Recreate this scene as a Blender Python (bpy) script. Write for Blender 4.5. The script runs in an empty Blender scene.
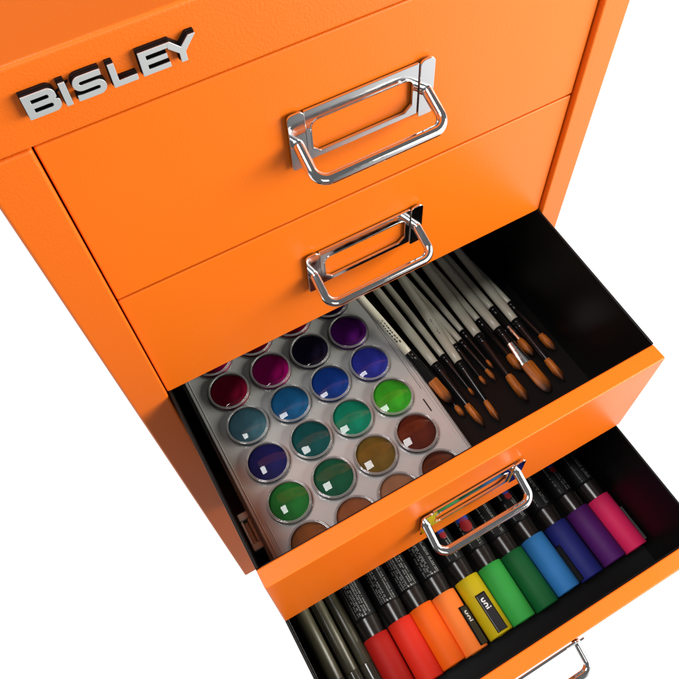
import bpy, bmesh, math, random
from mathutils import Vector, Matrix
random.seed(7)
S = 0.001                      # everything below is written in millimetres
sc = bpy.context.scene
COL = sc.collection

# ---------------------------------------------------------------- camera
cam_d = bpy.data.cameras.new("camera")
cam = bpy.data.objects.new("camera", cam_d)
COL.objects.link(cam)
RV = Vector((2.51852598, -0.675135237, 0.128039715))      # world->camera rotation (x right, y down, z forward)
RM = Matrix.Rotation(RV.length, 3, RV.normalized())
right, down, fwd = Vector(RM[0]), Vector(RM[1]), Vector(RM[2])
CAM = Vector((8.75981663, -203.79431919, 165.0796406))
m = Matrix.Identity(4)
for i in range(3):
    m[i][0], m[i][1], m[i][2], m[i][3] = right[i], -down[i], -fwd[i], CAM[i]*S
cam.matrix_world = m
cam_d.sensor_fit = 'HORIZONTAL'
cam_d.lens_unit = 'FOV'
cam_d.angle = 2*math.atan(0.5/1.06010397)
cam_d.clip_start = 0.005
cam_d.clip_end = 100
sc.camera = cam

# ---------------------------------------------------------------- studio surroundings: white sweep behind and to the right, dim room in front
world = bpy.data.worlds.new("World")
sc.world = world
world.use_nodes = True
nt = world.node_tree
nt.nodes.clear()
def N(t, typ, **kw):
    n = t.nodes.new(typ)
    for k, v in kw.items():
        setattr(n, k, v)
    return n
def ramp01(t, src, a, b):
    mr = N(t, 'ShaderNodeMapRange', interpolation_type='SMOOTHSTEP')
    t.links.new(src, mr.inputs[0])
    mr.inputs[1].default_value, mr.inputs[2].default_value = a, b
    return mr.outputs[0]
def math_node(t, op, a, b):
    n = N(t, 'ShaderNodeMath', operation=op)
    for i, v in enumerate((a, b)):
        if isinstance(v, (int, float)): n.inputs[i].default_value = v
        else: t.links.new(v, n.inputs[i])
    return n.outputs[0]
tc = N(nt, 'ShaderNodeTexCoord')
sx = N(nt, 'ShaderNodeSeparateXYZ')
nt.links.new(tc.outputs['Generated'], sx.inputs[0])
back = ramp01(nt, sx.outputs[1], -0.30, -0.12)
back = math_node(nt, 'MULTIPLY', back, 0.95)
side = ramp01(nt, sx.outputs[0], 0.22, 0.58)
side = math_node(nt, 'MULTIPLY', side, 1.1)
low = ramp01(nt, sx.outputs[2], 0.25, 0.02)
w1 = math_node(nt, 'MAXIMUM', back, side)
w2 = math_node(nt, 'MULTIPLY', w1, low)
w3 = math_node(nt, 'ADD', w2, 0.13)
bg = N(nt, 'ShaderNodeBackground')
nt.links.new(w3, bg.inputs[0])
bg.inputs[1].default_value = 1.0
wo = N(nt, 'ShaderNodeOutputWorld')
nt.links.new(bg.outputs[0], wo.inputs[0])

def area(name, loc, target, sx_, sy_, watts, col=(1, 1, 1)):
    d = bpy.data.lights.new(name, 'AREA')
    d.shape = 'RECTANGLE'
    d.size, d.size_y = sx_*S, sy_*S
    d.energy = watts
    d.color = col
    o = bpy.data.objects.new(name, d)
    COL.objects.link(o)
    o.location = Vector(loc)*S
    o.rotation_euler = (Vector(target)-Vector(loc)).to_track_quat('-Z', 'Y').to_euler()
    return o
area("softbox_overhead", (-800, 15, 2000), (120, -60, -200), 800, 800, 45.0)
area("softbox_front", (680, -470, 95), (150, 0, -80), 700, 380, 11.5, (1.0, 0.97, 0.86))
area("fill_light", (-250, -1500, 300), (125, 0, -120), 700, 700, 4.0)  # unseen fill light, added to lift the cabinet's front faces

sc.view_settings.view_transform = 'Standard'
sc.view_settings.look = 'None'
sc.view_settings.exposure = 0
sc.view_settings.gamma = 1
sc.cycles.max_bounces = 8
sc.cycles.transparent_max_bounces = 16
sc.cycles.caustics_reflective = False
sc.cycles.caustics_refractive = False
sc.cycles.sample_clamp_indirect = 4.0

# ---------------------------------------------------------------- materials
def lin(c):
    return tuple(((x/255)/12.92 if x/255 <= 0.04045 else ((x/255+0.055)/1.055)**2.4) for x in c) + (1,)
def mat(name, col, rough=0.5, metal=0.0, spec=0.5, coat=0.0, coat_rough=0.1, srgb=True):
    mt = bpy.data.materials.new(name)
    mt.use_nodes = True
    b = mt.node_tree.nodes['Principled BSDF']
    b.inputs['Base Color'].default_value = lin(col) if srgb else tuple(col)+(1,)
    b.inputs['Roughness'].default_value = rough
    b.inputs['Metallic'].default_value = metal
    b.inputs['Specular IOR Level'].default_value = spec
    b.inputs['Coat Weight'].default_value = coat
    b.inputs['Coat Roughness'].default_value = coat_rough
    return mt
def noise_bump(mt, scale, strength, dist, detail=2.0, stretch=None):
    t = mt.node_tree
    b = t.nodes['Principled BSDF']
    co = N(t, 'ShaderNodeTexCoord')
    src = co.outputs['Object']
    if stretch:
        mp = N(t, 'ShaderNodeMapping')
        mp.inputs['Scale'].default_value = stretch
        t.links.new(src, mp.inputs[0]); src = mp.outputs[0]
    no = N(t, 'ShaderNodeTexNoise')
    no.inputs['Scale'].default_value = scale
    no.inputs['Detail'].default_value = detail
    t.links.new(src, no.inputs['Vector'])
    bp = N(t, 'ShaderNodeBump')
    bp.inputs['Strength'].default_value = strength
    bp.inputs['Distance'].default_value = dist
    t.links.new(no.outputs['Fac'], bp.inputs['Height'])
    t.links.new(bp.outputs[0], b.inputs['Normal'])
    return no
def noise_rough(mt, scale, lo, hi, detail=4):
    t = mt.node_tree
    b = t.nodes['Principled BSDF']
    co = N(t, 'ShaderNodeTexCoord')
    no = N(t, 'ShaderNodeTexNoise')
    no.inputs['Scale'].default_value = scale
    no.inputs['Detail'].default_value = detail
    t.links.new(co.outputs['Object'], no.inputs['Vector'])
    mr = N(t, 'ShaderNodeMapRange')
    mr.inputs[1].default_value, mr.inputs[2].default_value = 0.3, 0.7
    mr.inputs[3].default_value, mr.inputs[4].default_value = lo, hi
    t.links.new(no.outputs['Fac'], mr.inputs[0])
    t.links.new(mr.outputs[0], b.inputs['Roughness'])
def noise_color(mt, c1, c2, scale, stretch=(1, 1, 1), detail=4):
    t = mt.node_tree
    b = t.nodes['Principled BSDF']
    co = N(t, 'ShaderNodeTexCoord')
    mp = N(t, 'ShaderNodeMapping')
    mp.inputs['Scale'].default_value = stretch
    t.links.new(co.outputs['Object'], mp.inputs[0])
    no = N(t, 'ShaderNodeTexNoise')
    no.inputs['Scale'].default_value = scale
    no.inputs['Detail'].default_value = detail
    t.links.new(mp.outputs[0], no.inputs['Vector'])
    cr = N(t, 'ShaderNodeValToRGB')
    cr.color_ramp.elements[0].position, cr.color_ramp.elements[1].position = 0.35, 0.65
    cr.color_ramp.elements[0].color, cr.color_ramp.elements[1].color = lin(c1), lin(c2)
    t.links.new(no.outputs['Fac'], cr.inputs[0])
    t.links.new(cr.outputs[0], b.inputs['Base Color'])
def clear(name, tint=(1, 1, 1), rough=0.03, boost=1.0, base=0.0, milk=0.0):
    mt = bpy.data.materials.new(name)
    mt.use_nodes = True
    t = mt.node_tree
    t.nodes.clear()
    tr = N(t, 'ShaderNodeBsdfTransparent'); tr.inputs[0].default_value = tuple(tint)+(1,)
    gl = N(t, 'ShaderNodeBsdfGlossy'); gl.inputs['Roughness'].default_value = rough
    fr = N(t, 'ShaderNodeFresnel'); fr.inputs[0].default_value = 1.49
    f2 = math_node(t, 'MULTIPLY_ADD', fr.outputs[0], boost)
    f2.node.inputs[2].default_value = base
    mx = N(t, 'ShaderNodeMixShader')
    t.links.new(f2, mx.inputs[0]); t.links.new(tr.outputs[0], mx.inputs[1]); t.links.new(gl.outputs[0], mx.inputs[2])
    ou = N(t, 'ShaderNodeOutputMaterial')
    if milk > 0:
        di = N(t, 'ShaderNodeBsdfDiffuse'); di.inputs[0].default_value = (0.7, 0.7, 0.7, 1)
        m2 = N(t, 'ShaderNodeMixShader'); m2.inputs[0].default_value = milk
        t.links.new(mx.outputs[0], m2.inputs[1]); t.links.new(di.outputs[0], m2.inputs[2]); mx = m2
    t.links.new(mx.outputs[0], ou.inputs[0])
    return mt

ORANGE = mat("orange_powder_coat", (0.79, 0.146, 0.005), rough=0.40, spec=0.5, srgb=False)
noise_bump(ORANGE, 1000, 0.5, 0.00022, detail=0.8)
ORANGE_SM = mat("orange_drawer_paint", (0.81, 0.155, 0.005), rough=0.37, spec=0.5, srgb=False)
noise_bump(ORANGE_SM, 1000, 0.25, 0.00018, detail=0.8)
noise_rough(ORANGE_SM, 14, 0.34, 0.40)
BLACK = mat("black_enamel", (0.0032, 0.0028, 0.0028), rough=0.42, spec=0.17, srgb=False)
noise_bump(BLACK, 700, 0.15, 0.0001)
CHROME = mat("chrome", (0.83, 0.83, 0.84), rough=0.07, metal=1.0, srgb=False)
noise_rough(CHROME, 160, 0.04, 0.12)
BLACKPL = mat("black_plastic", (0.005, 0.005, 0.006), rough=0.45, spec=0.15, srgb=False)
SILVER = mat("satin_silver", (0.64, 0.68, 0.71), rough=0.42, metal=0.55, srgb=False)
noise_bump(SILVER, 900, 0.2, 0.00008)
CASE = mat("grey_palette_plastic", (0.41, 0.41, 0.405), rough=0.13, spec=0.8, srgb=False)
noise_bump(CASE, 55, 0.30, 0.0005)
CLEAR = clear("clear_plastic", boost=0.85, base=0.0)
CLEARRIM = clear("clear_plastic_rim", tint=(0.93, 0.93, 0.93), boost=2.2, base=0.13, rough=0.08, milk=0.30)
LATCH = mat("smoky_latch_plastic", (0.42, 0.40, 0.38), rough=0.2, spec=0.6, srgb=False)

# ---------------------------------------------------------------- mesh helpers
def finish(bm, name, mats, parent=None, loc=(0, 0, 0), smooth=None):
    bmesh.ops.recalc_face_normals(bm, faces=bm.faces[:])
    me = bpy.data.meshes.new(name)
    for v in bm.verts: v.co = v.co*S
    bm.to_mesh(me); bm.free()
    for mt in (mats if isinstance(mats, (list, tuple)) else [mats]): me.materials.append(mt)
    if smooth:
        for p in me.polygons: p.use_smooth = True
        me.set_sharp_from_angle(angle=math.radians(smooth))
    o = bpy.data.objects.new(name, me)
    COL.objects.link(o)
    o.location = Vector(loc)*S
    if parent is not None: o.parent = parent
    return o
def box(bm, a, b, bev=0.0, seg=3, mi=0):
    t = bmesh.new()
    bmesh.ops.create_cube(t, size=1.0)
    for v in t.verts:
        for i in range(3):
            v.co[i] = (a[i]+b[i])/2 + v.co[i]*(b[i]-a[i])
    if bev > 0:
        bmesh.ops.bevel(t, geom=t.edges[:], offset=bev, segments=seg, profile=0.5, affect='EDGES')
    merge(bm, t, mi)
def merge(bm, t, mi=0, mtx=None):
    mp = {}
    for v in t.verts: mp[v] = bm.verts.new(mtx @ v.co if mtx else v.co)
    for f in t.faces:
        try:
            nf = bm.faces.new([mp[v] for v in f.verts]); nf.material_index = mi if mi >= 0 else f.material_index
        except ValueError: pass
    t.free()
def lathe(bm, prof, seg=32, mtx=None, mi=0, sx=1.0, sy=1.0):
    """profile [(r, z)] about local z; r 0 closes"""
    rings = []
    for r, z in prof:
        if r <= 1e-6:
            v = Vector((0, 0, z)); rings.append([bm.verts.new(mtx @ v if mtx else v)])
        else:
            ring = []
            for k in range(seg):
                a = 2*math.pi*k/seg
                v = Vector((r*math.cos(a)*sx, r*math.sin(a)*sy, z))
                ring.append(bm.verts.new(mtx @ v if mtx else v))
            rings.append(ring)
    for A, B in zip(rings, rings[1:]):
        for k in range(seg):
            k2 = (k+1) % seg
            if len(A) == 1 and len(B) == 1: continue
            if len(A) == 1: f = bm.faces.new([A[0], B[k], B[k2]])
            elif len(B) == 1: f = bm.faces.new([A[k], A[k2], B[0]])
            else: f = bm.faces.new([A[k], A[k2], B[k2], B[k]])
            f.material_index = mi
def tube(bm, pts, r, seg=16):
    pts = [Vector(p) for p in pts]
    rings = []
    up = Vector((0.3, 0.2, 1)).normalized()
    for i, p in enumerate(pts):
        d = (pts[min(i+1, len(pts)-1)]-pts[max(i-1, 0)]).normalized()
        u = (up - d*up.dot(d)).normalized(); w = d.cross(u); up = u
        rings.append([bm.verts.new(p+u*r*math.cos(2*math.pi*k/seg)+w*r*math.sin(2*math.pi*k/seg)) for k in range(seg)])
    for A, B in zip(rings, rings[1:]):
        for k in range(seg): bm.faces.new([A[k], A[(k+1) % seg], B[(k+1) % seg], B[k]])
    bm.faces.new(rings[0][::-1]); bm.faces.new(rings[-1])
def fillet(pts, rad, n=8):
    pts = [Vector(p) for p in pts]
    out = [pts[0]]
    for i in range(1, len(pts)-1):
        a, b, c = pts[i-1], pts[i], pts[i+1]
        r = rad[i] if isinstance(rad, (list, tuple)) else rad
        if r <= 0: out.append(b); continue
        u, w = (a-b).normalized(), (c-b).normalized()
        th = math.acos(max(-1, min(1, u.dot(w))))
        d = r/math.tan(th/2)
        p0, p1 = b+u*d, b+w*d
        cen = b+(u+w).normalized()*(r/math.sin(th/2))
        for k in range(n+1):
            f = k/n
            q = p0.lerp(p1, f)-cen
            out.append(cen+q.normalized()*r)
    out.append(pts[-1])
    return out
def loopfillet(pts, rads, n=6):
    k = len(pts)
    P = [Vector((p[0], p[1], 0)) for p in pts]
    out = []
    for i in range(k):
        seg = fillet([P[i-1], P[i], P[(i+1) % k]], rads[i] if isinstance(rads, (list, tuple)) else rads, n)
        out += seg[1:-1]
    return [(p.x, p.y) for p in out]
def extrude2d(bm, outer, holes, y0, y1, bev=0.0, mi=0, grow=0.0):
    """flat shape in (x, z) with holes, extruded along y from y0 (back) to y1 (front)"""
    cu = bpy.data.curves.new("tmp", 'CURVE')
    cu.dimensions = '2D'; cu.fill_mode = 'BOTH'
    for lp in [outer]+list(holes):
        sp = cu.splines.new('POLY'); sp.points.add(len(lp)-1); sp.use_cyclic_u = True
        for q, p in zip(sp.points, lp): q.co = (p[0], p[1], 0, 1)
    h = abs(y1-y0)/2
    cu.extrude = h-bev; cu.bevel_depth = bev; cu.bevel_resolution = 2; cu.offset = grow-bev
    o = bpy.data.objects.new("tmp", cu)
    me = o.to_mesh()
    t = bmesh.new(); t.from_mesh(me)
    bmesh.ops.remove_doubles(t, verts=t.verts[:], dist=1e-4)
    ym = (y0+y1)/2
    mtx = Matrix(((1, 0, 0, 0), (0, 0, -1, ym), (0, 1, 0, 0), (0, 0, 0, 1)))
    merge(bm, t, mi, mtx)
    o.to_mesh_clear(); bpy.data.objects.remove(o); bpy.data.curves.remove(cu)
def stroke(pts, w):
    """2-D thick polyline with mitred joints and square ends, returned as one outline"""
    P = [Vector((p[0], p[1])) for p in pts]
    L, R = [], []
    for i, p in enumerate(P):
        if i == 0: d = (P[1]-P[0]).normalized(); nrm = Vector((-d.y, d.x)); k = 1
        elif i == len(P)-1: d = (P[-1]-P[-2]).normalized(); nrm = Vector((-d.y, d.x)); k = 1
        else:
            a, b = (p-P[i-1]).normalized(), (P[i+1]-p).normalized()
            n1, n2 = Vector((-a.y, a.x)), Vector((-b.y, b.x))
            nrm = (n1+n2).normalized(); k = 1/max(0.3, nrm.dot(n1))
        L.append(tuple(p+nrm*w/2*k)); R.append(tuple(p-nrm*w/2*k))
    return L+R[::-1]
def thing(name, label, cat, loc=(0, 0, 0), group=None):
    o = bpy.data.objects.new(name, None)
    COL.objects.link(o)
    o.empty_display_size = 0.02
    o.location = Vector(loc)*S
    o['label'] = label; o['category'] = cat
    if group: o['group'] = group
    return o

# ================================================================= the cabinet
W = 250.0
cab = thing('filing_cabinet', 'bright orange metal multi drawer cabinet with two drawers pulled open and silver raised lettering', 'cabinet')
XL, XR, ZT, ZB, DEP = -18.95, 267.25, 30.2, -560.0, 385.0
bm = bmesh.new()
box(bm, (XL, 0, ZB), (0, DEP, -0.25), 1.3, 4)
box(bm, (W, 0, ZB), (XR, DEP, -0.25), 1.3, 4)
box(bm, (XL, 0, 0), (XR, DEP, ZT), 1.5, 5)
box(bm, (0.02, 6, ZB+2), (W-0.02, DEP-2, -548), 0.8)
box(bm, (0.02, DEP-3, -547.8), (W-0.02, DEP-0.5, -0.3), 0.3)
frame = finish(bm, 'frame', ORANGE, cab)

# raised lettering: B I S L E Y, each letter black-sided with a silver face
Z0, Z1 = 12.4, 20.9
def LZ(f): return Z0+(Z1-Z0)*f
letters = []
B_out = loopfillet([(4.2, Z0), (4.2, Z1), (14.4, Z1), (14.4, LZ(.54)), (13.6, LZ(.5)), (15.0, LZ(.46)), (15.0, Z0)], [0.1, 0.1, 2.4, 0.9, 0.1, 0.9, 2.4])
B_h = [loopfillet([(6.6, LZ(.615)), (6.6, LZ(.775)), (12.2, LZ(.775)), (12.2, LZ(.615))], [.1, .1, .6, .6]),
       loopfillet([(6.6, LZ(.225)), (6.6, LZ(.40)), (12.6, LZ(.40)), (12.6, LZ(.225))], [.1, .1, .7, .7])]
letters.append((B_out, B_h))
letters.append((loopfillet([(16.1, Z0), (16.1, Z1), (18.2, Z1), (18.2, Z0)], .12), []))
sw = (Z1-Z0)*0.235
def arc(cx, cz, r, a0, a1, n=12):
    return [(cx+r*math.cos(math.radians(a0+(a1-a0)*k/n)), cz+r*math.sin(math.radians(a0+(a1-a0)*k/n))) for k in range(n+1)]
zt, zm, zb = Z1-sw/2, (Z0+Z1)/2, Z0+sw/2
r1 = (zt-zm)/2
Sp = [(29.4, zt-.1), (28.0, zt)] + arc(20.0+r1+sw/2, zm+r1, r1, 90, 270) + arc(30.0-r1-sw/2, zb+r1, r1, 90, -90) + [(21.6, zb), (20.2, zb+.15)]
letters.append((stroke(Sp, sw), []))
letters.append((loopfillet([(32.0, Z0), (32.0, Z1), (34.1, Z1), (34.1, LZ(.235)), (40.2, LZ(.235)), (40.2, Z0)], .12), []))
letters.append((loopfillet([(42.0, Z0), (42.0, Z1), (51.85, Z1), (51.85, LZ(.80)), (44.3, LZ(.80)), (44.3, LZ(.615)), (51.2, LZ(.615)), (51.2, LZ(.405)),
                            (44.3, LZ(.405)), (44.3, LZ(.215)), (51.6, LZ(.215)), (51.6, Z0)], .12), []))
letters.append((loopfillet([(51.87, Z1), (52.9, Z1), (56.2, LZ(.63)), (59.3, Z1), (61.8, Z1), (57.4, LZ(.40)), (57.4, Z0), (55.2, Z0), (55.2, LZ(.40)), (51.87, LZ(.74))], .1), []))
for out, holes in letters:
    bm = bmesh.new(); extrude2d(bm, out, holes, -1.42, -2.7); extrude2d(bm, out, holes, -0.02, -1.4, grow=0.22)
    lt = finish(bm, 'letter', BLACKPL, cab)
    bm = bmesh.new(); extrude2d(bm, out, holes, -2.72, -3.15, bev=0.1)
    finish(bm, 'letter_face', SILVER, lt)

# ---- drawers
def make_handle(parent, yf, zp):
    """yf: y of the drawer face, zp: z of the plate's upper edge"""
    bm = bmesh.new()
    a, b, h = 97.9, 151.8, 27.3
    slot = loopfillet([(100.6, zp-24.3+3.2), (100.6, zp-7.4), (148.9, zp-7.4), (148.9, zp-24.3+3.2), (145.4, zp-24.3), (104.0, zp-24.3)], [.4, 3.6, 3.6, .4, .4, .4])
    outer = loopfillet([(a, zp-h), (a, zp-1.1), (b, zp-1.1), (b, zp-h)], 0.4)
    extrude2d(bm, outer, [slot], yf-0.9, yf-2.1, bev=0.22)
    # lip turned forward round the card window
    lip_o = loopfillet([(100.0, zp-24.9+3.2), (100.0, zp-6.8), (149.5, zp-6.8), (149.5, zp-24.9+3.2), (145.8, zp-24.9), (103.6, zp-24.9)], [.4, 4.0, 4.0, .4, .4, .4])
    extrude2d(bm, lip_o, [slot], yf-2.05, yf-2.4, bev=0.12)
    for x0, x1 in ((90.0, 97.75), (152.0, 159.4)):
        tab = loopfillet([(x0, zp-29.2), (x0, zp), (x1, zp), (x1, zp-29.2)], [1.2, 2.4, 2.4, 1.2])
        extrude2d(bm, tab, [], yf-1.7, yf-2.8, bev=0.25)
    plate = finish(bm, 'handle_plate', CHROME, parent)
    bm = bmesh.new()
    yo, zo = yf-19.0, zp-23.5
    path = fillet([(93.6, yf-0.6, zp-15.5), (93.6, yf-3.2, zp-16.2), (93.3, yo, zo), (156.2, yo, zo), (156.0, yf-3.2, zp-16.2), (156.0, yf-0.6, zp-15.5)], [0, 1.2, 6.2, 6.2, 1.2, 0], 10)
    tube(bm, path, 2.55, 24)
    finish(bm, 'pull_bar', CHROME, parent, smooth=50)

def make_drawer(yf, zt, zb, zp, t=10.2, rim_back=None, rim_front=None, floor=None, label=None):
    """front panel plus black tray; yf = y of the drawer face"""
    bm = bmesh.new()
    box(bm, (0.7, yf, zb), (W-0.7, yf+t, zt), 0.75, 3)
    d = finish(bm, 'drawer', ORANGE_SM, cab)
    if label: d['label'] = label
    rb, rf = (rim_back if rim_back is not None else zt-8), (rim_front if rim_front is not None else zt-8)
    fl = floor if floor is not None else zb+9
    bm = bmesh.new()
    yi, yb = yf+t+0.05, min(yf+t+350, 376)
    def slab(x0, x1):
        ys = [yi, max(0.0, yi+1) if yf < -20 else yi+100, yb]
        zs = [rf, rb, rb]
        if yf > -20: zs = [rb, rb, rb]
        lo = fl-1.2
        vs = []
        for y, z in zip(ys, zs):
            vs.append([bm.verts.new((x, y, zz)) for x, zz in ((x0, lo), (x1, lo), (x1, z), (x0, z))])
        for A, B in zip(vs, vs[1:]):
            for k in range(4): bm.faces.new([A[k], A[(k+1) % 4], B[(k+1) % 4], B[k]])
        bm.faces.new(vs[0][::-1]); bm.faces.new(vs[-1])
    slab(0.75, 1.75); slab(W-1.75, W-0.75)
    # rolled rims along the side walls
    for x in (1.5, W-1.5):
        if yf < -20:
            tube(bm, [(x, yi+0.2, rf), (x, 0, rb), (x, yb-1, rb)], 0.75, 10)
    box(bm, (1.8, yi, fl-1.2), (W-1.8, yb, fl), 0)
    box(bm, (1.8, yb-1.2, fl+0.05), (W-1.8, yb, rb-1), 0)
    box(bm, (1.8, yi, fl+0.05), (W-1.8, yi+1.0, zt-2.5), 0)
    finish(bm, 'tray', BLACK, d)
    make_handle(d, yf, zp)
    return d
make_drawer(2.9, -2.3, -92.3, -30.4)
make_drawer(2.9, -93.5, -181.7, -120.6)
make_drawer(-114.3, -190.0, -279.1, -220.6, rim_back=-181.5, rim_front=-189.4, floor=-269.0, label='upper open drawer with paints and brushes')
make_drawer(-204.7, -288.3, -376.6, -318.8, t=9.8, rim_back=-279.5, rim_front=-286.5, floor=-366.5, label='lower open drawer with a row of markers')
make_drawer(2.9, -378.2, -461.0, -405.5)
make_drawer(2.9, -462.2, -545.5, -490.0)

# ================================================================= paint palette in the upper drawer
PZ = -250.0
pal = thing('paint_palette', 'grey plastic watercolour palette with rows of round clear domed paint pans in open drawer', 'palette', (77, -20, -269))
def P(v): return (v[0]-77, v[1]+20, v[2]+269)
def pbox(bm, a, b, *r, **k): box(bm, P(a), P(b), *r, **k)
bm = bmesh.new()
pbox(bm, (8.8, -103.0, -268.9), (148.6, 68, -253.2), 1.6, 3)
finish(bm, 'case', CASE, pal)
bm = bmesh.new()
pbox(bm, (10.6, -101.5, -253.1), (146.6, 66.5, PZ), 1.0, 3)
for x in (13.4, 143.4):
    pbox(bm, (x-0.35, -99.5, PZ-0.4), (x+0.35, 64, PZ+0.35), 0.3, 2)
pbox(bm, (16.3, -88, PZ-0.3), (17.2, -65, PZ+0.5), 0.3, 2)
lid = finish(bm, 'lid', CASE, pal)
SLIT = mat("dark_slot", (0.015, 0.012, 0.012), rough=0.5, srgb=False)
bm = bmesh.new()
pbox(bm, (138.5, -54.4, PZ-0.3), (139.5, -44.6, PZ+0.06), 0)
pbox(bm, (141.7, -38, PZ-0.3), (142.0, 64, PZ+0.05), 0)
pbox(bm, (145.0, -99, PZ-0.3), (145.25, 64, PZ+0.05), 0)
finish(bm, 'slot', SLIT, lid)
bm = bmesh.new()
pbox(bm, (3.0, -57, -262), (9.6, -52.2, -252.2), 0.7, 2)
pbox(bm, (3.0, -77, -262), (9.6, -72.4, -252.2), 0.7, 2)
pbox(bm, (3.2, -72.3, -262), (4.6, -57.1, -253.2), 0.4, 2)
pbox(bm, (7.4, -72.3, -262), (9.4, -57.1, -252.8), 0.4, 2)
pbox(bm, (4.7, -72.0, -262), (7.3, -57.4, -256), 0.3, 2)
finish(bm, 'latch', LATCH, pal)
cols = [  # first two rows: paint colour lightened to offset shade at the drawer's back
 [(150, 20, 72), (120, 16, 40), (130, 12, 46), (56, 25, 66)],
 [(142, 18, 54), (176, 12, 114), (33, 26, 54), (110, 25, 142)],
 [(62, 102, 116), (22, 92, 142), (16, 58, 140), (44, 50, 156)],
 [(14, 16, 78), (0, 72, 72), (2, 124, 94), (54, 160, 34)],
 [(18, 102, 34), (4, 74, 48), (100, 76, 22), (80, 24, 8)],
 [(104, 56, 18), (116, 64, 36), (124, 86, 62), (62, 22, 10)]]
kind = [['crimson', 'maroon', 'dark red', 'black violet'], ['dark maroon', 'magenta', 'blue black', 'purple'], ['grey teal', 'sky blue', 'royal blue', 'violet blue'],
        ['navy', 'deep teal', 'emerald', 'leaf green'], ['forest green', 'bottle green', 'olive brown', 'russet'], ['ochre brown', 'tan', 'beige brown', 'dark brown']]
X0 = [33.8, 63.7, 92.9, 122.2]
Y0 = [50.2, 22.6, -5.2, -33.6, -62.2, -90.4]
dome_me = None
for r in range(6):
    for c in range(4):
        x, y = X0[c]+0.03*r, Y0[r]-(0.5*c/3 if r else 0)
        pm = mat("paint_"+kind[r][c].replace(' ', '_'), cols[r][c], rough=0.5, spec=0.12)
        a = tuple(max(0, int(v*0.93)) for v in cols[r][c]); b = tuple(min(255, int(v*1.05+2)) for v in cols[r][c])
        noise_color(pm, a, b, 130, (1, 1, 1), 5)
        bm = bmesh.new()
        lathe(bm, [(11.9, -0.1), (11.9, 0.7), (11.5, 1.1), (7, 1.05), (0, 0.95)], 48)
        pan = finish(bm, 'paint_pan', pm, pal, P((x, y, PZ)), smooth=40)
        pan.scale = (1.06, 1.06, 1.12)
        pan['label'] = kind[r][c]+' paint pan'
        if dome_me is None:
            bm = bmesh.new()
            rr = 11.6; hh = 2.5; R = (rr*rr+hh*hh)/(2*hh)
            prof = []
            for k in range(13):
                a_ = rr*(1-k/12)
                prof.append((a_, 3.5+math.sqrt(R*R-a_*a_)-(R-hh)))
            lathe(bm, prof, 48)
            dome = finish(bm, 'clear_dome', CLEAR, pan, smooth=60); dome_me = dome.data
            bm = bmesh.new()
            lathe(bm, [(13.4, 0.03), (12.75, 0.2), (12.5, 0.6), (12.4, 3.2)], 64, mi=0)
            lathe(bm, [(12.2, 3.35), (11.8, 3.45)], 64, mi=0)
            def ring(rc, zc, rr_):
                lathe(bm, [(rc+rr_*math.cos(2*math.pi*q/12), zc+rr_*math.sin(2*math.pi*q/12)) for q in range(13)], 64, mi=1)
            ring(12.33, 3.35, 0.26); ring(11.62, 3.55, 0.28)
            ring(12.85, 0.12, 0.22)
            rim = finish(bm, 'clear_rim', [CLEAR, CLEARRIM], pan, smooth=50); rim_me = rim.data
        else:
            for nm, me in (('clear_dome', dome_me), ('clear_rim', rim_me)):
                o = bpy.data.objects.new(nm, me); COL.objects.link(o); o.parent = pan
                if nm == 'clear_dome': o.rotation_euler = (math.radians(random.uniform(-2, 2)), math.radians(random.uniform(-2, 2)), 0)

# ================================================================= paintbrushes
HANDLE = mat("pearl_cream_lacquer", (176, 168, 140), rough=0.28, spec=0.5)
noise_color(HANDLE, (194, 190, 172), (210, 206, 190), 240, (1, 1, 0.1), 3)
FERR = mat("black_ferrule_metal", (0.007, 0.0065, 0.007), rough=0.16, spec=0.25, srgb=False)
FERS = mat("nickel_ferrule", (0.6, 0.66, 0.66), rough=0.18, metal=1.0, srgb=False)
noise_rough(FERS, 300, 0.1, 0.3)
INK = mat("dark_print_ink", (0.02, 0.018, 0.015), rough=0.6, srgb=False)
def bristle_mat():
    mt = mat("sable_bristles", (150, 78, 24), rough=0.5, spec=0.3)
    t = mt.node_tree; b = t.nodes['Principled BSDF']
    co = N(t, 'ShaderNodeTexCoord')
    mp = N(t, 'ShaderNodeMapping'); mp.inputs['Scale'].default_value = (1, 1, 0.03)
    t.links.new(co.outputs['Object'], mp.inputs[0])
    no = N(t, 'ShaderNodeTexNoise'); no.inputs['Scale'].default_value = 2600; no.inputs['Detail'].default_value = 3
    t.links.new(mp.outputs[0], no.inputs['Vector'])
    cr = N(t, 'ShaderNodeValToRGB')
    cr.color_ramp.elements[0].position, cr.color_ramp.elements[1].position = 0.35, 0.65
    cr.color_ramp.elements[0].color, cr.color_ramp.elements[1].color = lin((112, 54, 12)), lin((196, 112, 34))
    t.links.new(no.outputs['Fac'], cr.inputs[0])
    se = N(t, 'ShaderNodeSeparateXYZ'); t.links.new(co.outputs['Generated'], se.inputs[0])
    tip = ramp01(t, se.outputs[2], 0.42, 0.92)         # dyed dark tips of the hairs
    mx = N(t, 'ShaderNodeMix', data_type='RGBA')
    t.links.new(tip, mx.inputs[0]); t.links.new(cr.outputs[0], mx.inputs[6]); mx.inputs[7].default_value = lin((26, 12, 7))
    t.links.new(mx.outputs[2], b.inputs['Base Color'])
    bp = N(t, 'ShaderNodeBump'); bp.inputs['Strength'].default_value = 0.5; bp.inputs['Distance'].default_value = 0.0003
    t.links.new(no.outputs['Fac'], bp.inputs['Height']); t.links.new(bp.outputs[0], b.inputs['Normal'])
    return mt
BRIS = bristle_mat()
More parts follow.
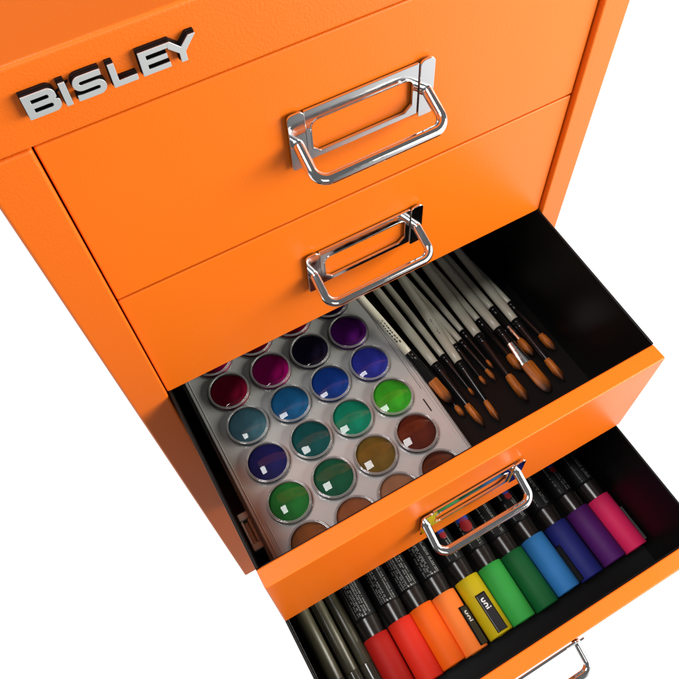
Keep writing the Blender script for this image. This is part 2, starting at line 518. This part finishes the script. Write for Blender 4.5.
#  handle end x,y | bristle start x,y | handle radius, bristle length, bristle radius, flat?, lift
brs = [
 (147.6, -13.0, 151.0, -35.5, 3.2, 16, 4.4, True, 0.0, 'paintbrush resting along the rim of the grey palette with dark lettering on its handle'),
 (155.9, -21.9, 159.4, -53.8, 2.5, 8.5, 2.2, False, 1.2, 'slim paintbrush second from the palette edge with a short narrow bristle tuft'),
 (164.2, -21.4, 166.0, -56.8, 3.5, 17, 3.0, False, 2.0, 'paintbrush third from the palette with thick cream handle and pointed bristles reaching toward drawer front'),
 (173.1, -17.7, 174.3, -47.1, 2.6, 6, 1.2, False, 0.4, 'paintbrush in the left half of the brush row with dark hidden tuft and black ferrule'),
 (178.8, -28.3, 178.1, -60.6, 3.5, 15, 2.4, False, 2.2, 'paintbrush whose cream handle ends nearest drawer front with small pointed bristle tip'),
 (184.7, -14.9, 185.6, -43.5, 2.5, 7, 1.5, False, 0.4, 'thin paintbrush with tiny tuft just right of the foremost cream handle'),
 (189.8, -14.3, 192.3, -41.5, 2.3, 9.5, 1.9, False, 1.0, 'thin paintbrush with small orange brown tuft in middle of the brush row'),
 (195.4, -8.1, 196.9, -35.6, 2.2, 7, 1.3, False, 0.4, 'thinnest paintbrush with shortest tuft beside a thick cream handle'),
 (202.0, -17.4, 201.8, -53.1, 3.7, 20, 3.6, False, 2.0, 'thick paintbrush with long round pointed bristles reaching far past black ferrule'),
 (210.3, -6.3, 211.6, -40.4, 2.6, 13, 3.4, False, 0.2, 'paintbrush with round bristles tucked between two thick cream handles'),
 (217.0, -19.7, 218.3, -52.0, 3.6, 22, 5.4, True, 1.4, 'paintbrush with wide flat bristles and shiny silver ferrule'),
 (224.1, -2.9, 225.3, -34.0, 2.8, 14, 3.3, False, 0.2, 'paintbrush with short silver ferrule and brown bristles behind the wide flat brush'),
 (230.9, -20.4, 231.3, -56.1, 3.5, 17, 3.2, False, 2.0, 'rightmost thick cream paintbrush with long dark ferrule and tapered brown bristles'),
 (237.3, -5.7, 240.0, -38.2, 2.6, 14, 3.2, False, 0.2, 'last paintbrush toward the black drawer wall half lost in shadow'),
]
for i, (x0, y0, x1, y1, hr, bl, br, flat, lift, lab) in enumerate(brs):
    bl, br, hr = bl*1.12, br*0.86, hr*0.93
    zc = -269+max(hr, 2.9)+0.1+lift
    A = Vector((x0, y0, zc)); Bq = Vector((x1, y1, -269+max(2.2, br*(0.42 if flat else 1.0))+0.3+lift*0.5))
    if i == 0: A.z, Bq.z, Bq.x = -246.5, -253.5, 152.4      # lies up on the palette's rim
    d = (Bq-A); Lf = d.length; d.normalize()
    b = thing('paint_brush', lab, 'paintbrush', tuple(A), 'cream handled paintbrushes in the upper open drawer')
    rot = d.to_track_quat('Z', 'Y')
    b.rotation_mode = 'QUATERNION'
    # roll so that local y is as near world up as possible (flat brushes lie flat)
    up = Vector((0, 0, 1)); yl = (up-d*up.dot(d)).normalized(); xl = yl.cross(d)
    b.rotation_quaternion = Matrix((xl, yl, d)).transposed().to_quaternion()
    HL = 118+random.uniform(-6, 10)
    bm = bmesh.new()
    lathe(bm, [(0, -HL), (hr*.35, -HL+.6), (hr*.55, -HL+8), (hr*.9, -HL*.6), (hr*1.02, -HL*.25), (hr*.98, -8), (hr*.93, -0.6), (hr*.8, -0.1)], 24)
    h = finish(bm, 'handle', HANDLE, b, smooth=50)
    if i in (0, 1, 4):
        bm = bmesh.new()
        zz = -30.0 if i == 0 else -36
        for row in range(2 if i == 0 else 1):
            z_ = zz+row*2
            while z_ < zz+(20 if i == 0 else 12):
                ln = random.uniform(0.7, 2.0)*(1.0 if i == 0 else .6)
                a0 = (90 if i else 108)+(-16 if row else 16)+random.uniform(-3, 3); rr = hr*1.0+0.06
                q = []
                for (da, dz) in ((-9, 0), (9, 0), (9, ln), (-9, ln)):
                    a_ = math.radians(a0+da); q.append(bm.verts.new((rr*math.cos(a_), rr*math.sin(a_), z_+dz)))
                bm.faces.new(q); z_ += ln+random.uniform(0.4, 1.3)
        finish(bm, 'printed_marks', INK, h)
    bm = bmesh.new()
    fr = hr*0.98
    fe = br*0.8
    n_f = 14
    prof = [(fr*.9, -0.2), (fr, 0.0), (fr, 1.2), (fr*1.07, 1.5), (fr*1.07, 2.3), (fr, 2.6), (fr, 3.8), (fr*1.07, 4.1), (fr*1.07, 4.9), (fr, 5.2), (fr*.97, 7)]
    lathe(bm, prof, 24)
    # tapering tube, flattened towards the bristles on flat brushes
    prev = None
    for k in range(n_f+1):
        f = k/n_f; z_ = 7+(Lf-7)*f
        r_ = fr*.97*(1-f)+fe*f
        fx, fy = (1+(1.25-1)*f, 1+(0.42-1)*f) if flat else (1, 1)
        ring = [bm.verts.new((r_*fx*math.cos(2*math.pi*q/24), r_*fy*math.sin(2*math.pi*q/24), z_)) for q in range(24)]
        if prev:
            for q in range(24): bm.faces.new([prev[q], prev[(q+1) % 24], ring[(q+1) % 24], ring[q]])
        prev = ring
    bm.faces.new(prev)
    mi_s = [FERR, FERS]
    fo = finish(bm, 'ferrule', mi_s, b, smooth=40)
    if i in (10, 11):
        cut = Lf*(0.45 if i == 10 else 0.6)
        for p in fo.data.polygons:
            if p.center.z > cut*S: p.material_index = 1
    bm = bmesh.new()
    if flat:
        lathe(bm, [(fe*1.2, -0.8), (fe*1.28, 1), (br*1.0, bl*.3), (br*1.0, bl*.62), (br*.82, bl*.85), (br*.45, bl*.98), (0, bl)], 28, sy=0.40)
    else:
        lathe(bm, [(fe*.96, -0.8), (fe*1.0, 0.6), (br*.96, bl*.16), (br*.97, bl*.42), (br*.72, bl*.70), (br*.36, bl*.9), (0, bl)], 24)
    for v in bm.verts:
        k = max(0, v.co.z)/bl
        v.co.x += random.uniform(-.13, .13)*k; v.co.y += random.uniform(-.13, .13)*k
    # separate hairs standing a little proud of the tuft
    for k in range(26 if br > 2 else 12):
        a_ = random.uniform(0, 2*math.pi); f_ = 0.40 if flat else 1.0
        ca_, sa_ = math.cos(a_), math.sin(a_)
        z0_, z1_ = bl*random.uniform(.15, .5), bl*random.uniform(.80, 1.06)
        r0_ = br*0.94; r1_ = br*random.uniform(.22, .66)*(1.3 if flat else 1.0)*(1.15-z1_/bl*.55)
        zm_ = (z0_+z1_)/2; rm_ = br*random.uniform(.86, 1.04)
        pts_ = [(r0_*ca_, r0_*sa_*f_, z0_), (rm_*ca_, rm_*sa_*f_, zm_), (r1_*ca_, r1_*sa_*f_, z1_)]
        w_ = 0.13
        rows_ = []
        for j_, (px_, py_, pz_) in enumerate(pts_):
            ww = w_*(1-.42*j_)
            rows_.append([bm.verts.new((px_+ww*math.cos(q_), py_+ww*math.sin(q_), pz_)) for q_ in (0, 2.1, 4.2)])
        for A_, B_ in zip(rows_, rows_[1:]):
            for q_ in range(3): bm.faces.new([A_[q_], A_[(q_+1) % 3], B_[(q_+1) % 3], B_[q_]])
    finish(bm, 'bristles', BRIS, b, loc=(0, 0, Lf), smooth=60)

# ================================================================= paint markers in the lower drawer
FL = -366.5
BARREL = mat("marker_barrel_black", (0.006, 0.006, 0.007), rough=0.5, spec=0.2, srgb=False)
NECK = mat("marker_neck_smoke", (0.014, 0.011, 0.010), rough=0.24, spec=0.4, srgb=False)
PRINT = mat("white_print", (0.40, 0.40, 0.40), rough=0.6, srgb=False)
RED = mat("red_print", (150, 14, 24), rough=0.5)
BLUE = mat("blue_print", (24, 60, 160), rough=0.5)
WHITE = mat("white_logo", (0.85, 0.85, 0.85), rough=0.5, srgb=False)
CLIP = mat("black_clip", (0.022, 0.023, 0.025), rough=0.3, spec=0.5, srgb=False)
mk = [  # x, cap colour, colour words, clip angle (0 = straight up, + = to the right), word on clip, print style, emblem
 (48.2, (160, 20, 12), 'dark red', None, 0, 1, None),
 (67.3, (205, 40, 22), 'bright red', None, 0, 1, None),
 (84.6, (226, 92, 10), 'deep orange', None, 0, 1, None),
 (102.2, (232, 118, 44), 'pale orange', 42, 1, 1, None),
 (122.5, (186, 164, 12), 'mustard yellow', 2, 1, 2, 's'),
 (141.3, (48, 150, 62), 'bright green', None, 0, 2, 'b'),
 (160.0, (10, 84, 40), 'dark green', None, 0, 2, None),
 (179.4, (42, 110, 172), 'sky blue', None, 0, 2, 's'),
 (199.5, (28, 34, 104), 'navy blue', -78, 0, 2, None),
 (219.8, (72, 22, 92), 'purple', None, 0, 2, 's'),
 (238.2, (196, 32, 84), 'magenta pink', 72, 0, 2, None),
]
R = 9.25
def ang_pt(r, a, y):           # a measured from straight up towards +x
    return Vector((r*math.sin(math.radians(a)), y, r*math.cos(math.radians(a))))
YB, YFc = -136.8, -179.0        # cap opening, cap end
AX = Matrix(((1, 0, 0, 0), (0, 0, -1, 0), (0, 1, 0, 0), (0, 0, 0, 1)))   # local z -> world -y
def patch(bm, r, a0, a1, y0, y1, mi=0, n=3):
    vs = [[bm.verts.new(ang_pt(r, a0+(a1-a0)*k/n, y)) for k in range(n+1)] for y in (y0, y1)]
    for k in range(n):
        f = bm.faces.new([vs[0][k], vs[0][k+1], vs[1][k+1], vs[1][k]]); f.material_index = mi
def glyph_row(bm, r, a, y0, y1, size, gap=0.5):
    """tiny printed characters running along the barrel"""
    da = math.degrees(size/r)
    y = y0
    while y < y1:
        w = random.uniform(0.45, 0.8)*size
        k = random.random()
        if k < 0.16: y += size*0.9; continue
        st = 0.26
        sd = math.degrees(st/r)
        patch(bm, r, a-da/2, a+da/2, y, y+st, n=1)
        if k > 0.4: patch(bm, r, a-da/2, a-da/2+sd, y, y+w, n=1)
        if k > 0.6: patch(bm, r, a+da/2-sd, a+da/2, y, y+w, n=1)
        if 0.3 < k < 0.85: patch(bm, r, a-sd/2, a+sd/2, y, y+w*.8, n=1)
        y += w+gap
for i, (x, colr, cw, clip, word, style, emb) in enumerate(mk):
    lab = cw+' capped black paint marker lying in the lower drawer row'
    if clip is not None and word: lab = cw+' capped black paint marker with white lettered black clip in lower drawer'
    elif clip is not None: lab = cw+' capped black paint marker with clip turned sideways in lower drawer'
    if i == 10: lab = 'magenta pink capped black paint marker at the right end of the row with clip sideways'
    if i == 0: lab = 'dark red capped black paint marker beside the smoky clear tubes'
    dy = random.uniform(-.8, .8)
    t = thing('paint_marker', lab, 'marker pen', (x, dy, FL+R+0.05), 'capped paint markers in the lower open drawer')
    t.rotation_euler = (0, 0, math.radians((-1.2 if i in (0, 1, 3, 5) else 0.9)*0.5*(0.6+random.random())))
    # the tilt turns about the marker's own middle, not about the cabinet front
    ca = -t.rotation_euler.z*(-150)*1.0
    t.location.x += -ca*S
    cm = mat("cap_"+cw.replace(' ', '_'), tuple(min(255, v*1.06) for v in colr), rough=0.62, spec=0.22)
    noise_bump(cm, 500, 0.08, 0.0001)
    bm = bmesh.new()
    lathe(bm, [(8.3, -YB+3), (8.4, -YB+0.3), (8.7, -YB), (9.0, -YB), (9.22, -YB+.4), (9.25, -YB+6), (9.2, -YFc-1.0), (8.95, -YFc-.35), (8.4, -YFc), (4.2, -YFc), (3.9, -YFc-.7), (0, -YFc-.7)], 48, AX)
    cap = finish(bm, 'cap', cm, t, smooth=40)
    bm = bmesh.new()
    lathe(bm, [(0, 8), (6.5, 8), (7.4, 9), (8.4, 12), (8.5, 100), (8.5, 122.3), (8.2, 123.4), (7.75, 123.8), (7.7, 124.5)], 40, AX)
    ba = finish(bm, 'barrel', BARREL, t, smooth=40)
    bm = bmesh.new()
    lathe(bm, [(7.6, 124.0), (8.25, 124.4), (7.35, 137.2), (7.35, 138.6)], 40, AX)
    finish(bm, 'neck', NECK, t, smooth=40)
    # small print on the barrel
    bm = bmesh.new()
    if style == 1:
        for a in (-46, -33, -22, -11, 6, 17, 30):
            if a in (6,) and i % 2: continue
            glyph_row(bm, 8.56, a+random.uniform(-2, 2)+i*3, -122.6, -84, random.choice((0.9, 1.1, 0.8)))
        for a in (-14, 0): patch(bm, 8.57, a+i*4, a+i*4+7, -122.9, -121.9)
    else:
        for a in (-30, 10, 24):
            glyph_row(bm, 8.56, a+random.uniform(-4, 4), -122.0, -88, random.choice((0.8, 1.0)))
    finish(bm, 'small_print', PRINT, ba)
    if emb:
        bm = bmesh.new()
        ec, sz, ea = {'b': (-106.5, 4.6, 2), 's': (-104.5, 2.6, 12)}[emb]
        n = 26
        da = math.degrees(sz/8.6)
        cv = bm.verts.new(ang_pt(8.62, ea, ec))
        prev = None
        for j_ in range(1, 6):
            g = j_/5
            ring = []
            for k in range(n):
                q = 2*math.pi*k/n
                rr = g*(1.0+0.45*max(0, math.cos(q))**3)
                ring.append(bm.verts.new(ang_pt(8.62, ea+da*g*math.sin(q), ec+sz*rr*math.cos(q))))
            for k in range(n):
                if prev is None: bm.faces.new([cv, ring[k], ring[(k+1) % n]])
                else: bm.faces.new([prev[k], prev[(k+1) % n], ring[(k+1) % n], ring[k]])
            prev = ring
        finish(bm, 'red_emblem', RED, ba)
        bm = bmesh.new()
        patch(bm, 8.63, ea-da*1.0, ea+da*1.0, ec+sz*0.75, ec+sz*1.9, n=6)
        patch(bm, 8.63, ea-da*.5, ea+da*.5, ec+sz*2.0, ec+sz*2.6, n=6)
        finish(bm, 'blue_emblem', BLUE, ba)
    if clip is not None:
        Mx = Matrix.Rotation(math.radians(clip), 4, 'Y')
        y0, y1 = -151.0, -177.3
        b2 = bmesh.new()
        # frame moulded in the cap, then the black clip bar
        box(b2, (-3.3, y1, 8.2), (3.3, y0, 10.1), 0.35, 2)
        for v in b2.verts: v.co = Mx @ v.co
        cl = finish(b2, 'clip', CLIP, cap)
        b2 = bmesh.new()
        for sx_ in (-1, 1): box(b2, (sx_*3.45-.28, y1, 8.6), (sx_*3.45+.28, y0+.5, 10.25), 0.15, 1)
        box(b2, (-3.7, y0+.02, 8.6), (3.7, y0+.6, 10.25), 0.15, 1)
        for v in b2.verts: v.co = Mx @ v.co
        finish(b2, 'clip_edge', BLACKPL, cl)
        if word:
            # the word "uni" in heavy rounded strokes, running towards the cap end
            def glyphs(bm):
                h = 2.4; w_ = 2.0; st = 0.85
                xc = 0.0
                specs = [[[(0, h), (0, .9), (.35, .3), (.9, st*.1), (w_-.75, st*.1), (w_-.2, .4), (w_, .9), (w_, h)]],
                         [[(0, 0), (0, h-.9), (.35, h-.3), (.9, h-.1), (w_-.75, h-.1), (w_-.2, h-.4), (w_, h-.9), (w_, 0)]],
                         [[(0, 0), (0, h)], [(-.05, h+.55), (-.05, h+1.4)]]]
                for sp in specs:
                    for pl in sp:
                        o = stroke(pl, st)
                        n_ = len(o)//2
                        Lp, Rp = o[:n_], o[n_:][::-1]
                        up = []
                        for (pa, pb) in zip(Lp, Rp):
                            pr = []
                            for (u, v_) in (pa, pb):
                                pr.append(bm.verts.new(Mx @ Vector((v_-h/2-.35, -(154.2+xc+u), 10.16))))
                            up.append(pr)
                        for A_, B_ in zip(up, up[1:]): bm.faces.new([A_[0], A_[1], B_[1], B_[0]])
                    xc += w_+1.4
            b2 = bmesh.new(); glyphs(b2)
            finish(b2, 'clip_lettering', WHITE, cl)

# smoky clear tubes at the left end of the lower drawer
TUBE = mat("smoky_olive_plastic", (0.060, 0.055, 0.036), rough=0.30, spec=0.6, srgb=False)
noise_color(TUBE, (40, 38, 28), (100, 95, 74), 120, (1, 0.12, 1), 3)
TUBED = mat("smoky_tube_cap", (0.05, 0.045, 0.032), rough=0.22, spec=0.6, srgb=False)
for j, (x, yend, rad, lab) in enumerate(((11.5, -176, 6.2, 'smoky olive plastic tube against the left wall of the lower drawer'),
                                        (23.6, -182, 5.4, 'middle smoky olive plastic tube between two others in the lower drawer'),
                                        (34.6, -186, 5.2, 'smoky olive plastic tube lying next to the dark red marker'))):
    t = thing('plastic_tube', lab, 'tube', (x, 0, FL+rad+0.05), 'smoky plastic tubes in the lower open drawer')
    bm = bmesh.new()
    lathe(bm, [(0, 30), (rad*.7, 30), (rad*.95, 33), (rad*.95, 148), (rad*.9, 148.5)], 32, AX)
    finish(bm, 'tube_body', TUBE, t, smooth=40)
    bm = bmesh.new()
    lathe(bm, [(rad*.9, 148.3), (rad, 148.7), (rad*1.0, -yend-2), (rad*.8, -yend), (0, -yend)], 32, AX)
    # moulded ribs along the cap
    for a in (-35, 0, 35):
        c0 = ang_pt(rad+.1, a, 0)
        box(bm, (c0.x-.35, yend+3, c0.z-.35), (c0.x+.35, -149.5, c0.z+.35), 0.2, 1)
    finish(bm, 'tube_cap', TUBED, t, smooth=40)
